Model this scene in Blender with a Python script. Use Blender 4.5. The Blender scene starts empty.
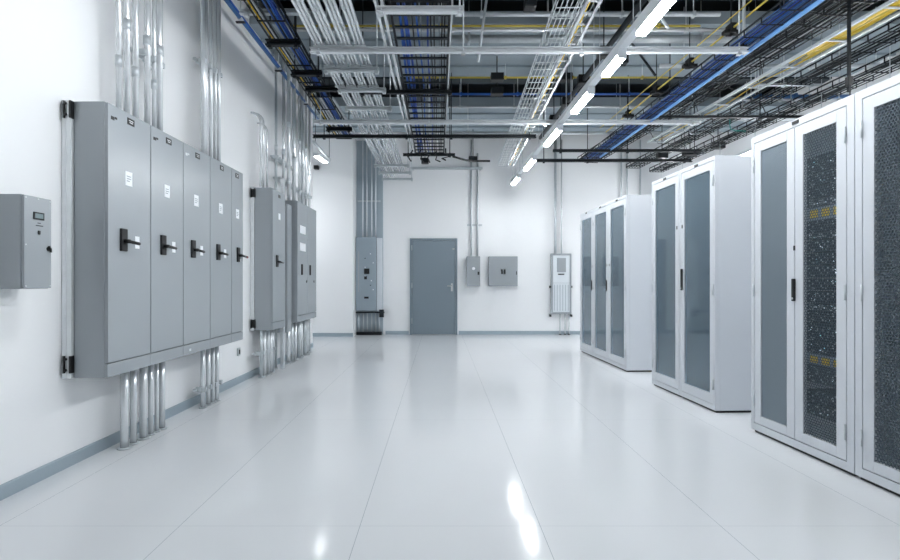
import bpy, bmesh, math, random
from mathutils import Vector, Matrix
random.seed(7)
S = bpy.context.scene
COL = S.collection
F, VX, VY, CAM = 470.0, 440.0, 281.5, 1.2
PI = math.pi

# ------------------------------------------------------------------ materials
def lin(c):
    c = c / 255.0
    return c / 12.92 if c <= 0.04045 else ((c + 0.055) / 1.055) ** 2.4

def rgb(r, g, b):
    return (lin(r), lin(g), lin(b), 1.0)

MATS = {}
def mat(name, col, rough=0.5, metal=0.0, var=0.04, scale=6.0, emit=None, estr=0.0, bump=0.0, spec=0.5, stretch=None):
    if name in MATS:
        return MATS[name]
    m = bpy.data.materials.new(name)
    m.use_nodes = True
    nt = m.node_tree
    b = nt.nodes['Principled BSDF']
    tc = nt.nodes.new('ShaderNodeTexCoord')
    mp = nt.nodes.new('ShaderNodeMapping')
    if stretch:
        mp.inputs['Scale'].default_value = stretch
    nz = nt.nodes.new('ShaderNodeTexNoise')
    nz.inputs['Scale'].default_value = scale
    nz.inputs['Detail'].default_value = 4
    nt.links.new(tc.outputs['Object'], mp.inputs['Vector'])
    nt.links.new(mp.outputs['Vector'], nz.inputs['Vector'])
    mx = nt.nodes.new('ShaderNodeMix')
    mx.data_type = 'RGBA'
    mx.inputs[6].default_value = tuple(c * (1 - var) for c in col[:3]) + (1,)
    mx.inputs[7].default_value = tuple(min(1, c * (1 + var)) for c in col[:3]) + (1,)
    nt.links.new(nz.outputs['Fac'], mx.inputs[0])
    nt.links.new(mx.outputs[2], b.inputs['Base Color'])
    mr = nt.nodes.new('ShaderNodeMapRange')
    mr.inputs['To Min'].default_value = max(0.02, rough * 0.98)
    mr.inputs['To Max'].default_value = min(1, rough * 1.02)
    nt.links.new(nz.outputs['Fac'], mr.inputs['Value'])
    nt.links.new(mr.outputs['Result'], b.inputs['Roughness'])
    b.inputs['Metallic'].default_value = metal
    b.inputs['Specular IOR Level'].default_value = spec
    if emit:
        b.inputs['Emission Color'].default_value = emit
        b.inputs['Emission Strength'].default_value = estr
    if bump:
        bp = nt.nodes.new('ShaderNodeBump')
        bp.inputs['Strength'].default_value = bump
        bp.inputs['Distance'].default_value = 0.002
        nt.links.new(nz.outputs['Fac'], bp.inputs['Height'])
        nt.links.new(bp.outputs['Normal'], b.inputs['Normal'])
    MATS[name] = m
    return m

LAMP_STR = 104.0
M_wall = mat('wall_paint', rgb(242, 243, 244), 0.6, var=0.01, scale=1.2, bump=0.05, spec=0.3)
M_base = mat('baseboard_paint', rgb(158, 172, 181), 0.45)
M_cab = mat('cabinet_grey_enamel', rgb(157, 163, 167), 0.25, var=0.02, scale=3, spec=0.6)
M_cab2 = M_cab
M_door = mat('door_paint', rgb(124, 137, 146), 0.42, var=0.02)
M_rack = mat('rack_white_enamel', rgb(208, 212, 217), 0.35, var=0.015, scale=3)
M_zinc = mat('galvanised_steel', (0.80, 0.83, 0.85, 1), 0.24, 0.45, var=0.1, scale=14)
M_zinc2 = mat('dull_galvanised_steel', (0.58, 0.62, 0.64, 1), 0.36, 0.35, var=0.12, scale=18)
M_white = mat('white_conduit', rgb(225, 229, 233), 0.35, 0.15, var=0.05, scale=10)
M_cond = mat('bright_conduit_steel', (0.84, 0.87, 0.89, 1), 0.26, 0.55, var=0.06, scale=12)
M_black = mat('black_plastic', rgb(11, 13, 16), 0.45, var=0.1)
M_dark = mat('dark_steel', rgb(22, 28, 33), 0.5, 0.3, var=0.15)
M_deck = mat('dark_deck_steel', rgb(36, 47, 53), 0.7, var=0.2, scale=2)
M_panel = mat('ceiling_panel_grey', rgb(146, 158, 165), 0.7, var=0.06, scale=2.5)
M_blue = mat('blue_cable', rgb(26, 84, 168), 0.45, var=0.2, scale=8)
M_bluep = mat('blue_pipe', rgb(52, 98, 150), 0.35, var=0.1, scale=8)
M_navy = mat('navy_cable', rgb(24, 62, 150), 0.45, var=0.2)
M_yel = mat('yellow_cable', rgb(226, 190, 40), 0.45, var=0.1)
M_ylp = mat('yellow_pipe', rgb(196, 176, 74), 0.45, var=0.15)
M_orange = mat('orange_cable', rgb(206, 132, 46), 0.45)
M_grc = mat('grey_cable', rgb(120, 132, 138), 0.5, var=0.15)
M_sticker = mat('sticker_paper', rgb(238, 241, 244), 0.55, var=0.03)
M_lcd = mat('lcd_glass', rgb(120, 138, 142), 0.25)
M_red = mat('red_plastic', rgb(150, 60, 66), 0.45)
M_teal = mat('teal_cable', rgb(44, 140, 132), 0.5)
M_lamp = mat('lamp_diffuser', rgb(240, 244, 248), 0.5, emit=(0.94, 0.972, 1.0, 1), estr=LAMP_STR)
M_lamp3 = mat('far_lamp_diffuser', rgb(240, 244, 248), 0.5, emit=(0.94, 0.972, 1.0, 1), estr=80.0)
M_lamp4 = mat('overhead_lamp_diffuser', rgb(240, 244, 248), 0.5, emit=(0.94, 0.972, 1.0, 1), estr=84.0)
M_lamp2 = mat('dim_lamp_diffuser', rgb(240, 244, 248), 0.5, emit=(0.94, 0.972, 1.0, 1), estr=22.0)
M_led = mat('led_white', rgb(220, 235, 250), 0.4, emit=(0.8, 0.92, 1, 1), estr=1.6)
M_ledg = mat('led_cyan', rgb(180, 230, 240), 0.4, emit=(0.5, 0.85, 1, 1), estr=1.2)

def floor_mat():
    m = bpy.data.materials.new('white_epoxy_floor'); m.use_nodes = True
    nt = m.node_tree; N = nt.nodes; L = nt.links
    b = N['Principled BSDF']
    tc = N.new('ShaderNodeTexCoord'); sp = N.new('ShaderNodeSeparateXYZ')
    L.new(tc.outputs['Object'], sp.inputs[0])
    def joint(sock, off, pitch, width):
        a = N.new('ShaderNodeMath'); a.operation = 'ADD'; a.inputs[1].default_value = off; L.new(sock, a.inputs[0])
        w = N.new('ShaderNodeMath'); w.operation = 'PINGPONG'; w.inputs[1].default_value = pitch / 2; L.new(a.outputs[0], w.inputs[0])
        c = N.new('ShaderNodeMath'); c.operation = 'LESS_THAN'; c.inputs[1].default_value = width; L.new(w.outputs[0], c.inputs[0])
        return c.outputs[0]
    jx = joint(sp.outputs['X'], 0.393, 0.885, 0.0011)
    jy = joint(sp.outputs['Y'], -2.307, 1.77, 0.0011)
    hy = N.new('ShaderNodeMath'); hy.operation = 'MULTIPLY'; hy.inputs[1].default_value = 0.5; L.new(jy, hy.inputs[0])
    mx = N.new('ShaderNodeMath'); mx.operation = 'MAXIMUM'; L.new(jx, mx.inputs[0]); L.new(hy.outputs[0], mx.inputs[1])
    nz = N.new('ShaderNodeTexNoise'); nz.inputs['Scale'].default_value = 0.9; nz.inputs['Detail'].default_value = 3
    L.new(tc.outputs['Object'], nz.inputs['Vector'])
    c1 = N.new('ShaderNodeMix'); c1.data_type = 'RGBA'
    c1.inputs[6].default_value = rgb(226, 228, 230); c1.inputs[7].default_value = rgb(231, 233, 235)
    L.new(nz.outputs['Fac'], c1.inputs[0])
    c2 = N.new('ShaderNodeMix'); c2.data_type = 'RGBA'; c2.inputs[7].default_value = rgb(150, 160, 168)
    L.new(mx.outputs[0], c2.inputs[0]); L.new(c1.outputs[2], c2.inputs[6])
    L.new(c2.outputs[2], b.inputs['Base Color'])
    b.inputs['Roughness'].default_value = 0.11
    b.inputs['IOR'].default_value = 1.45
    nz2 = N.new('ShaderNodeTexNoise'); nz2.inputs['Scale'].default_value = 3.0; nz2.inputs['Detail'].default_value = 2
    L.new(tc.outputs['Object'], nz2.inputs['Vector'])
    bp = N.new('ShaderNodeBump'); bp.inputs['Strength'].default_value = 0.05; bp.inputs['Distance'].default_value = 0.004
    L.new(nz2.outputs['Fac'], bp.inputs['Height']); L.new(bp.outputs['Normal'], b.inputs['Normal'])
    return m
M_floor = floor_mat()

def glass_mat(name, tint, refl):
    m = bpy.data.materials.new(name); m.use_nodes = True
    nt = m.node_tree; N = nt.nodes; L = nt.links
    N.remove(N['Principled BSDF']); out = N['Material Output']
    t = N.new('ShaderNodeBsdfTransparent'); t.inputs['Color'].default_value = tint
    g = N.new('ShaderNodeBsdfGlossy'); g.inputs['Roughness'].default_value = 0.06; g.inputs['Color'].default_value = (0.9, 0.95, 1, 1)
    fr = N.new('ShaderNodeFresnel'); fr.inputs['IOR'].default_value = refl
    nz = N.new('ShaderNodeTexNoise'); nz.inputs['Scale'].default_value = 3
    d = N.new('ShaderNodeBsdfDiffuse'); d.inputs['Color'].default_value = (0.43, 0.59, 0.71, 1)  # blue-grey haze in the colour, standing in for reflected room light
    mr = N.new('ShaderNodeMapRange'); mr.inputs['To Min'].default_value = 0.19; mr.inputs['To Max'].default_value = 0.30
    L.new(nz.outputs['Fac'], mr.inputs['Value'])
    m0 = N.new('ShaderNodeMixShader'); L.new(mr.outputs['Result'], m0.inputs[0]); L.new(t.outputs[0], m0.inputs[1]); L.new(d.outputs[0], m0.inputs[2])
    m1 = N.new('ShaderNodeMixShader'); L.new(fr.outputs[0], m1.inputs[0]); L.new(m0.outputs[0], m1.inputs[1]); L.new(g.outputs[0], m1.inputs[2])
    L.new(m1.outputs[0], out.inputs['Surface'])
    return m
M_glass = glass_mat('rack_door_glass', (0.86, 0.93, 0.97, 1), 1.75)

def perf_mat(name='perforated_steel', s=0.020, hole=0.445, col=(80, 94, 104)):
    # steel sheet with round holes on a staggered grid (object space x/z)
    m = bpy.data.materials.new(name); m.use_nodes = True
    nt = m.node_tree; N = nt.nodes; L = nt.links
    b = N['Principled BSDF']; out = N['Material Output']
    b.inputs['Base Color'].default_value = rgb(*col); b.inputs['Roughness'].default_value = 0.4; b.inputs['Metallic'].default_value = 0.2
    tc = N.new('ShaderNodeTexCoord')
    def lat(off):
        a = N.new('ShaderNodeVectorMath'); a.operation = 'MULTIPLY'; a.inputs[1].default_value = (1 / s, 0, 1 / (s * 1.732))
        L.new(tc.outputs['Object'], a.inputs[0])
        c = N.new('ShaderNodeVectorMath'); c.operation = 'ADD'; c.inputs[1].default_value = (off, 0, off); L.new(a.outputs[0], c.inputs[0])
        f = N.new('ShaderNodeVectorMath'); f.operation = 'FRACTION'; L.new(c.outputs[0], f.inputs[0])
        d = N.new('ShaderNodeVectorMath'); d.operation = 'SUBTRACT'; d.inputs[1].default_value = (0.5, 0, 0.5); L.new(f.outputs[0], d.inputs[0])
        e = N.new('ShaderNodeVectorMath'); e.operation = 'MULTIPLY'; e.inputs[1].default_value = (1, 0, 1.732); L.new(d.outputs[0], e.inputs[0])
        l = N.new('ShaderNodeVectorMath'); l.operation = 'LENGTH'; L.new(e.outputs[0], l.inputs[0])
        return l.outputs['Value']
    mn = N.new('ShaderNodeMath'); mn.operation = 'MINIMUM'; L.new(lat(0.0), mn.inputs[0]); L.new(lat(0.5), mn.inputs[1])
    lt = N.new('ShaderNodeMath'); lt.operation = 'LESS_THAN'; lt.inputs[1].default_value = hole; L.new(mn.outputs[0], lt.inputs[0])
    t = N.new('ShaderNodeBsdfTransparent')
    mx = N.new('ShaderNodeMixShader'); L.new(lt.outputs[0], mx.inputs[0]); L.new(b.outputs[0], mx.inputs[1]); L.new(t.outputs[0], mx.inputs[2])
    L.new(mx.outputs[0], out.inputs['Surface'])
    return m
M_perf = perf_mat()
M_perff = perf_mat('fine_perforated_steel', 0.0075, 0.37, (138, 152, 162))

def server_mat(name, base, dots):
    # dark faceplate with rows of vent slots and pale ports
    m = bpy.data.materials.new(name); m.use_nodes = True
    nt = m.node_tree; N = nt.nodes; L = nt.links
    b = N['Principled BSDF']; b.inputs['Roughness'].default_value = 0.4
    tc = N.new('ShaderNodeTexCoord')
    mp = N.new('ShaderNodeMapping'); mp.inputs['Scale'].default_value = (70, 1, 60); L.new(tc.outputs['Object'], mp.inputs['Vector'])
    v = N.new('ShaderNodeTexVoronoi'); v.inputs['Scale'].default_value = 1.0; v.inputs['Randomness'].default_value = 0.35; L.new(mp.outputs['Vector'], v.inputs['Vector'])
    wn = N.new('ShaderNodeTexWhiteNoise'); L.new(v.outputs['Position'], wn.inputs['Vector'])
    gt = N.new('ShaderNodeMath'); gt.operation = 'GREATER_THAN'; gt.inputs[1].default_value = 1 - dots; L.new(wn.outputs['Value'], gt.inputs[0])
    lt = N.new('ShaderNodeMath'); lt.operation = 'LESS_THAN'; lt.inputs[1].default_value = 0.42; L.new(v.outputs['Distance'], lt.inputs[0])
    mu = N.new('ShaderNodeMath'); mu.operation = 'MULTIPLY'; L.new(gt.outputs[0], mu.inputs[0]); L.new(lt.outputs[0], mu.inputs[1])
    mx = N.new('ShaderNodeMix'); mx.data_type = 'RGBA'; mx.inputs[6].default_value = base; mx.inputs[7].default_value = rgb(228, 236, 242)
    L.new(mu.outputs[0], mx.inputs[0]); L.new(mx.outputs[2], b.inputs['Base Color'])
    return m
M_srv = server_mat('server_faceplate', rgb(34, 42, 50), 0.2)
M_srv2 = server_mat('switch_faceplate', rgb(52, 62, 70), 0.4)
M_srvbody = mat('server_chassis', rgb(42, 50, 56), 0.5)
M_rackin = mat('rack_interior_grey', rgb(190, 202, 210), 0.5, var=0.03)
M_tag = mat('yellow_tag', rgb(250, 218, 50), .5)
M_pp = mat('patch_panel_grey', rgb(160, 170, 177), 0.45)

# ------------------------------------------------------------------ mesh helpers
class MB:
    def __init__(s):
        s.bm = bmesh.new()
    def box(s, x0, x1, y0, y1, z0, z1, bev=0.0):
        r = bmesh.ops.create_cube(s.bm, size=1.0)
        vs = r['verts']
        for v in vs:
            v.co = Vector(((x0 + x1) / 2 + v.co.x * (x1 - x0), (y0 + y1) / 2 + v.co.y * (y1 - y0), (z0 + z1) / 2 + v.co.z * (z1 - z0)))
        if bev:
            es = list({e for v in vs for e in v.link_edges})
            bmesh.ops.bevel(s.bm, geom=es, offset=bev, segments=2, affect='EDGES', profile=0.5)
        return s
    def tube(s, pts, r, n=8, cap=True):
        pts = [Vector(p) for p in pts]
        rings = []
        up0 = None
        for i, p in enumerate(pts):
            if i == 0: d = pts[1] - p
            elif i == len(pts) - 1: d = p - pts[i - 1]
            else: d = (pts[i + 1] - p).normalized() + (p - pts[i - 1]).normalized()
            d.normalize()
            if up0 is None:
                up0 = Vector((0, 0, 1)) if abs(d.z) < 0.9 else Vector((0, 1, 0))
            u = d.cross(up0)
            if u.length < 1e-4: u = d.orthogonal()
            u.normalize(); w = u.cross(d).normalized(); up0 = w
            rings.append([s.bm.verts.new(p + (u * math.cos(2 * PI * k / n) + w * math.sin(2 * PI * k / n)) * r) for k in range(n)])
        for a, b in zip(rings, rings[1:]):
            for k in range(n):
                f = s.bm.faces.new((a[k], a[(k + 1) % n], b[(k + 1) % n], b[k])); f.smooth = n > 4
        if cap:
            s.bm.faces.new(rings[0][::-1]); s.bm.faces.new(rings[-1])
        return s
    def sweep(s, prof, a, b, up=(0, 0, 1)):
        # closed profile [(side, up)] pushed from a to b
        a, b, up = Vector(a), Vector(b), Vector(up)
        d = (b - a).normalized(); u = d.cross(up).normalized(); w = u.cross(d).normalized()
        A = [s.bm.verts.new(a + u * p + w * q) for p, q in prof]
        B = [s.bm.verts.new(b + u * p + w * q) for p, q in prof]
        n = len(prof)
        for k in range(n):
            s.bm.faces.new((A[k], A[(k + 1) % n], B[(k + 1) % n], B[k]))
        s.bm.faces.new(A[::-1]); s.bm.faces.new(B)
        return s
    def disc(s, c, axis, r, t, n=16):
        c, axis = Vector(c), Vector(axis).normalized()
        return s.tube([c - axis * t / 2, c + axis * t / 2], r, n)
    def build(s, name, m, parent=None, loc=None, rotz=0.0):
        bmesh.ops.recalc_face_normals(s.bm, faces=s.bm.faces)
        me = bpy.data.meshes.new(name); s.bm.to_mesh(me); s.bm.free()
        me.materials.append(m)
        o = bpy.data.objects.new(name, me); COL.objects.link(o)
        if parent is not None: o.parent = parent
        if loc is not None: o.location = loc
        if rotz: o.rotation_euler.z = rotz
        return o

def tag(o, label=None, cat=None, group=None, kind=None):
    if label: o['label'] = label
    if cat: o['category'] = cat
    if group: o['group'] = group
    if kind: o['kind'] = kind
    return o

def empty(name, loc, rz=0.0):
    o = bpy.data.objects.new(name, None); o.empty_display_size = 0.1
    COL.objects.link(o); o.location = loc; o.rotation_euler.z = rz
    return o

def struct(name, mb, m):
    return tag(mb.build(name, m), kind='structure')

def mid(mb, name, m, parent=None):
    """build with the origin at the middle of the mesh"""
    o = mb.build(name, m, parent)
    vs = [v.co for v in o.data.vertices]
    c = sum((v for v in vs), Vector()) / len(vs)
    o.data.transform(Matrix.Translation(-c)); o.location = c
    return o

ORD = ['first', 'second', 'third', 'fourth', 'fifth', 'sixth', 'seventh', 'eighth', 'ninth', 'tenth', 'eleventh', 'twelfth',
       'thirteenth', 'fourteenth', 'fifteenth', 'sixteenth', 'seventeenth', 'eighteenth', 'nineteenth', 'twentieth']

def P(px, py, h):
    """point at height h above the camera seen in direction (px, py)"""
    y = F * h / (VY - py)
    return Vector(((px - VX) / F * y, y, CAM + h))

# ------------------------------------------------------------------ room shell
def wl(y):                       # inner face of the left wall
    return -2.417 + 0.0143 * (y - 2.58)
def rk(y):                       # front line of the rack row
    if y < 4.1: return 2.533 - 0.037 * (y - 2.93)
    if y < 5.8: return 2.507 - 0.043 * (y - 4.28)
    return 2.466 - 0.036 * (y - 6.22)
CEIL = 4.9
Y0, YB, YBL, YL = -7.0, 10.66, 10.24, 8.6
XR, XA = 6.4, -4.2
struct('floor', MB().box(XA - .2, XR + .2, Y0 - .2, YB + .4, -0.12, 0), M_floor)
struct('ceiling', MB().box(XA - .2, XR + .2, Y0 - .2, YB + .4, CEIL, CEIL + .12), M_deck)
wlm = MB()
wlm.sweep([(-0.15, 0), (0, 0), (0, CEIL), (-0.15, CEIL)], (wl(Y0), Y0, 0), (wl(YL), YL, 0))
struct('wall_left', wlm, M_wall)
struct('wall_alcove', MB().box(XA - .15, XA, YL - .15, YBL + .3, 0, CEIL), M_wall)
struct('wall_alcove_front', MB().box(XA, wl(YL) - .15, YL - .15, YL, 0, CEIL), M_wall)
XS = (353 - VX) / F * YBL        # where the left piece of the back wall stops
struct('wall_back_left', MB().box(XA, XS, YBL, YB + .15, 0, CEIL), M_wall)
struct('wall_back', MB().box(XS, XR, YB, YB + .15, 0, CEIL), M_wall)
struct('wall_right', MB().box(XR, XR + .15, Y0, YB + .15, 0, CEIL), M_wall)
struct('wall_front', MB().box(XA, XR + .15, Y0 - .15, Y0, 0, CEIL), M_wall)
bl = MB(); bl.sweep([(0, 0), (0.012, 0), (0.012, .075), (0.008, .082), (0, .082)], (wl(Y0), Y0, 0), (wl(YL), YL, 0))
struct('baseboard_left', bl, M_base)
DX0, DX1, DH = (410 - VX) / F * YB, (457.3 - VX) / F * YB, 2.175
bb = MB(); bb.box(XS + .66, DX0 - .03, YB - .012, YB, 0, .08); bb.box(DX1 + .03, XR, YB - .012, YB, 0, .08)
struct('baseboard_back', bb, M_base)
struct('baseboard_alcove', MB().box(XA, XS, YBL - .012, YBL, 0, .08), M_base)

# ceiling panels across the room, dark gaps between
PZ = CAM + 3.2
for i, y0 in enumerate((-2.35, 0.38, 3.11, 5.84, 8.57)):
    p = MB()
    y1 = min(y0 + 1.51, YB)
    p.box(XA + .2, XR - .02, y0, y1, PZ, PZ + .16)
    for k in range(1, 4):          # stiffening ribs under the panel
        yy = y0 + k * (y1 - y0) / 4
        p.box(XA + .2, XR - .02, yy - .02, yy + .02, PZ - .03, PZ)
    struct('trim_%d' % (i + 1), p, M_panel)
for i, y0 in enumerate((-1.0, 1.7, 4.45, 5.42, 7.75)):
    p = MB(); z = PZ + .1
    p.box(XA + .2, XR - .02, y0 - .1, y0 + .1, z, z + .03); p.box(XA + .2, XR - .02, y0 - .012, y0 + .012, z + .03, CEIL - .002)
    struct('trim_%d' % (i + 6), p, M_deck)

# ------------------------------------------------------------------ door on the back wall
door = empty('door_1', ((DX0 + DX1) / 2, YB, 0)); tag(door, kind='structure', label='grey steel door with chrome lever handle in the far wall', cat='door')
w2 = (DX1 - DX0) / 2
fr = MB(); fr.box(-w2, -w2 + .045, -.05, -.001, 0, DH); fr.box(w2 - .045, w2, -.05, -.001, 0, DH); fr.box(-w2 + .045, w2 - .045, -.05, -.001, DH - .05, DH)
fr.build('door_frame', M_door, door)
lf = MB(); lf.box(-w2 + .049, w2 - .049, -.035, -.001, .008, DH - .054, .003); leaf = lf.build('door_leaf', M_door, door)
hd = MB(); hd.box(w2 - .145, w2 - .105, -.043, -.035, .98, 1.16, .003); hd.tube([(w2 - .125, -.043, 1.1), (w2 - .125, -.085, 1.1), (w2 - .23, -.088, 1.1)], .011, 10); hd.disc((w2 - .125, -.046, 1.01), (0, 1, 0), .013, .008)
hd.build('lever_handle', mat('chrome', (.86, .88, .9, 1), .18, .4), leaf)
for z in (.25, 1.05, 1.9):
    h = MB(); h.tube([(-w2 + .047, -.055, z), (-w2 + .047, -.055, z + .12)], .009, 8); h.build('hinge', M_zinc2, leaf)
cl = MB(); cl.box(w2 - .11, w2 - .06, -.042, -.035, 1.92, 1.95); cl.build('door_sensor', M_zinc, leaf)

# ------------------------------------------------------------------ left wall cabinets
TH = -math.atan(0.0143)
def wallempty(name, y):
    return empty(name, (wl(y), y, 0), TH)

def handle(parent, x, y, z, redtip=False):
    h = MB(); h.box(x, x + .016, y - .03, y + .03, z - .075, z + .075, .004)
    hp = h.build('switch_handle', M_black, parent)
    g = MB(); g.tube([(x + .016, y, z - .008), (x + .05, y, z - .01)], .014, 10)
    g.tube([(x + .045, y - .012, z - .01), (x + .047, y + .05, z - .014), (x + .047, y + .1, z - .018)], .011, 8)
    g.build('grip', M_black, hp)
    if redtip:
        q = MB(); q.tube([(x + .047, y + .1, z - .018), (x + .047, y + .125, z - .02)], .012, 8); q.build('red_tip', M_red, hp)

def clamp(parent, y, z):
    c = MB()
    c.box(.02, .028, y - .03, y, z - .055, z + .055); c.box(.06, .072, y - .03, y, z - .055, z + .055); c.box(.02, .072, y - .012, y - .002, z - .05, z + .05)
    for zz in (z - .035, z + .035):
        c.disc((.042, y - .034, zz), (0, 1, 0), .009, .01, 8)
    c.build('mounting_bracket', M_black, parent)

# big five-door switch cabinet
CB, CT, CF = .582, 2.354, .285
cab = wallempty('switchgear_cabinet', 3.01)
tag(cab, 'large grey five-door electrical cabinet with black rotary handles on the left wall', 'cabinet')
b = MB(); b.box(.067, CF - .022, 0, 2.0, CB, CT, .004); b.build('body', M_cab2, cab)
divs = [0, .44, .865, 1.305, 1.735, 2.0]
for i in range(5):
    a, c = divs[i], divs[i + 1]
    d = MB(); d.box(CF - .0215, CF, a + .004, c - .004, CB + .095, CT - .006, .003)
    dr = d.build('door', M_cab, cab)
    hy = a + .14
    handle(dr, CF, hy, 1.478, redtip=(i == 4))
    ny = a + (.22 if i < 4 else .12)
    n = MB(); n.box(CF, CF + .003, ny - .035, ny + .035, 2.27, 2.315); pl = n.build('nameplate', M_black, dr)
    n = MB(); n.box(CF + .003, CF + .0036, ny - .022, ny + .022, 2.297, 2.301); n.box(CF + .003, CF + .0036, ny - .015, ny + .018, 2.284, 2.288); n.build('engraving', M_sticker, pl)
    if i < 3:
        lg = MB(); lg.box(CF, CF + .002, a + .03, a + .06, 2.25, 2.272); lg.box(CF, CF + .002, a + .065, a + .085, 2.262, 2.276); lg.build('maker_badge', M_black if i != 2 else M_zinc2, dr)
    sy = a + (.2 if i < 4 else .13)
    sz = (1.90, 1.90, 1.90, 1.90, 1.9)[i]
    st = MB(); st.box(CF, CF + .0015, sy - .035, sy + .035, sz - .048, sz + .048); s = st.build('warning_sticker', M_sticker, dr)
    q = MB(); q.box(CF + .0015, CF + .002, sy - .022, sy + .02, sz + .012, sz + .018); q.box(CF + .0015, CF + .002, sy - .022, sy + .024, sz - .004, sz + .002); q.box(CF + .0015, CF + .002, sy - .022, sy + .01, sz - .02, sz - .014); q.build('printing', M_grc, s)
    st = MB(); st.box(CF, CF + .0015, hy + .125, hy + .17, 1.43, 1.515) if i < 4 else st.box(CF, CF + .0015, hy + .04, hy + .07, 1.41, 1.44); st.build('sticker', M_sticker, dr)
    kb = MB(); kb.box(CF - .0215, CF - .001, a + (0.001 if i else 0), c - .001, CB + .002, CB + .088, .002); kb.build('kick_panel', M_cab, cab)
bd = MB(); bd.box(CF - .001, CF + .002, .95, .98, CB + .03, CB + .05); bd.build('badge', M_zinc2, cab)
for yy in (-.02, 1.99):
    r = MB(); r.box(.002, .064, yy, yy + .04, CB, CT, .002); r.box(.03, .036, yy - .002, yy, CB + .005, CT - .005)
    r.build('mounting_rail', M_zinc, cab)
for z in (CT - .06, CB + .09):
    clamp(cab, -.003, z)
ev = MB(); ev.disc((.17, 1.72, CT + .006), (0, 0, 1), .02, .012); ev.build('lifting_eye', M_black, cab)

# meter box at the left edge
mb_ = wallempty('meter_box', 2.52)
tag(mb_, 'small grey metering box with a display near the left edge of the photo', 'box')
b = MB(); b.box(.001, .172, 0, .178, 1.16, 1.67, .003); b.build('body', M_cab2, mb_)
d = MB(); d.box(.172, .188, .003, .176, 1.163, 1.667, .003); d = d.build('cover', M_cab, mb_)
q = MB(); q.box(.188, .192, .058, .126, 1.542, 1.583, .001); disp = q.build('display_bezel', M_dark, d)
q = MB(); q.box(.192, .1925, .066, .118, 1.55, 1.576); q.build('screen', M_lcd, disp)
q = MB()
for k in range(6): q.box(.188, .1895, .075 + k * .008, .080 + k * .008, 1.507, 1.512)
q.box(.188, .1895, .085, .105, 1.522, 1.526); q.build('printed_text', M_dark, d)
q = MB(); q.box(.188, .194, .087, .099, 1.462, 1.482, .001); q.build('push_button', M_black, d)
q = MB(); q.disc((.19, .155, 1.385), (1, 0, 0), .012, .006); q.tube([(.192, .155, 1.4), (.2, .157, 1.385), (.2, .158, 1.365)], .006, 8); q.build('latch', M_black, d)
for yy, zz in ((.012, 1.655), (.167, 1.655), (.012, 1.175), (.167, 1.175), (.012, 1.4), (.09, 1.657)):
    q = MB(); q.disc((.189, yy, zz), (1, 0, 0), .004, .003, 8); q.build('cover_screw', M_zinc2, d)

# second cabinet, single door
c2 = wallempty('switchgear_cabinet', 5.86)
tag(c2, 'narrow single-door grey cabinet beyond the five-door cabinet on the left wall', 'cabinet')
C2B, C2T = .592, 2.372
b = MB(); b.box(.06, .265, 0, .46, C2B, C2T, .003); b.build('body', M_cab2, c2)
d = MB(); d.box(.2655, .285, .004, .456, C2B + .1, C2T - .006, .003); d = d.build('door', M_cab, c2)
k = MB(); k.box(.2655, .284, .004, .456, C2B + .002, C2B + .094, .002); k.build('kick_panel', M_cab, c2)
handle(d, .285, .14, 1.46)
q = MB(); q.box(.285, .287, .2, .27, 2.0, 2.08); q.build('warning_sticker', M_sticker, d)
q = MB(); q.box(.285, .288, .2, .27, 2.28, 2.32); q.build('nameplate', M_black, d)
for z in (C2T - .07, C2B + .08): clamp(c2, -.003, z)
r = MB(); r.box(.002, .055, .001, .042, C2B - .01, C2T + .01); r.build('mounting_rail', M_zinc, c2)

# third cabinet, two doors, and shallower cabinet beyond it
c3 = wallempty('switchgear_cabinet', 6.86)
tag(c3, 'grey two-door cabinet farthest along the left wall, behind the silver pipes', 'cabinet')
b = MB(); b.box(.02, .255, 0, 1.0, .6, 2.385, .003); b.build('body', M_cab2, c3)
for i in range(2):
    d = MB(); d.box(.2555, .275, .004 + i * .5, .496 + i * .5, .7, 2.38, .003); d = d.build('door', M_cab, c3)
    for zz in (1.98, 1.72):
        q = MB(); q.box(.275, .277, .12 + i * .5, .4 + i * .5, zz - .06, zz + .06); q.build('label_holder', M_sticker if (i + int(zz * 10)) % 2 else M_cab, d)
    q = MB(); q.box(.275, .29, .19 + i * .42, .23 + i * .42, 1.3, 1.46, .003); q.build('latch', M_black, d)
    q = MB(); q.disc((.276, .45 + i * .4, 1.2), (1, 0, 0), .02, .01); q.build('lock', M_black, d)
k = MB(); k.box(.2555, .274, .004, .996, .603, .694, .002); k.build('kick_panel', M_cab, c3)
wb = wallempty('wireway_box', 6.62)
tag(wb, 'slim dark grey wireway box hanging below and beside the two-door cabinet on the left wall', 'box')
q = MB(); q.box(.002, .2, 0, .2, .48, 2.3, .003); q.build('body', M_cab2, wb)
q = MB(); q.box(.2005, .207, .01, .19, .49, 2.29, .002); q.build('cover', M_cab, wb)

# ------------------------------------------------------------------ pipes on the left wall
def wp(y, d, z):
    return Vector((wl(y) + d, y, z))
def coupling(parent, p, r, axis):
    m = MB(); m.disc(p, axis, r * 1.3, .07, 10); m.build('coupling', M_zinc2, parent)

def riser(y, d, z0, z1, r, label, group, m=M_zinc, coup=(), flange=False):
    t = MB(); t.tube([wp(y, d, z0), wp(y, d, (z0 + z1) / 2), wp(y, d, z1)], r, 12)
    o = tag(mid(t, 'conduit_pipe', m), label, 'pipe', group)
    c = o.location
    for z in coup:
        coupling(o, wp(y, d, z) - c, r, (0, 0, 1))
    if flange:
        f = MB(); f.disc(wp(y, d, z0 + .006) - c, (0, 0, 1), r * 1.8, .01, 12); f.build('floor_flange', M_zinc2, o)
    return o

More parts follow.
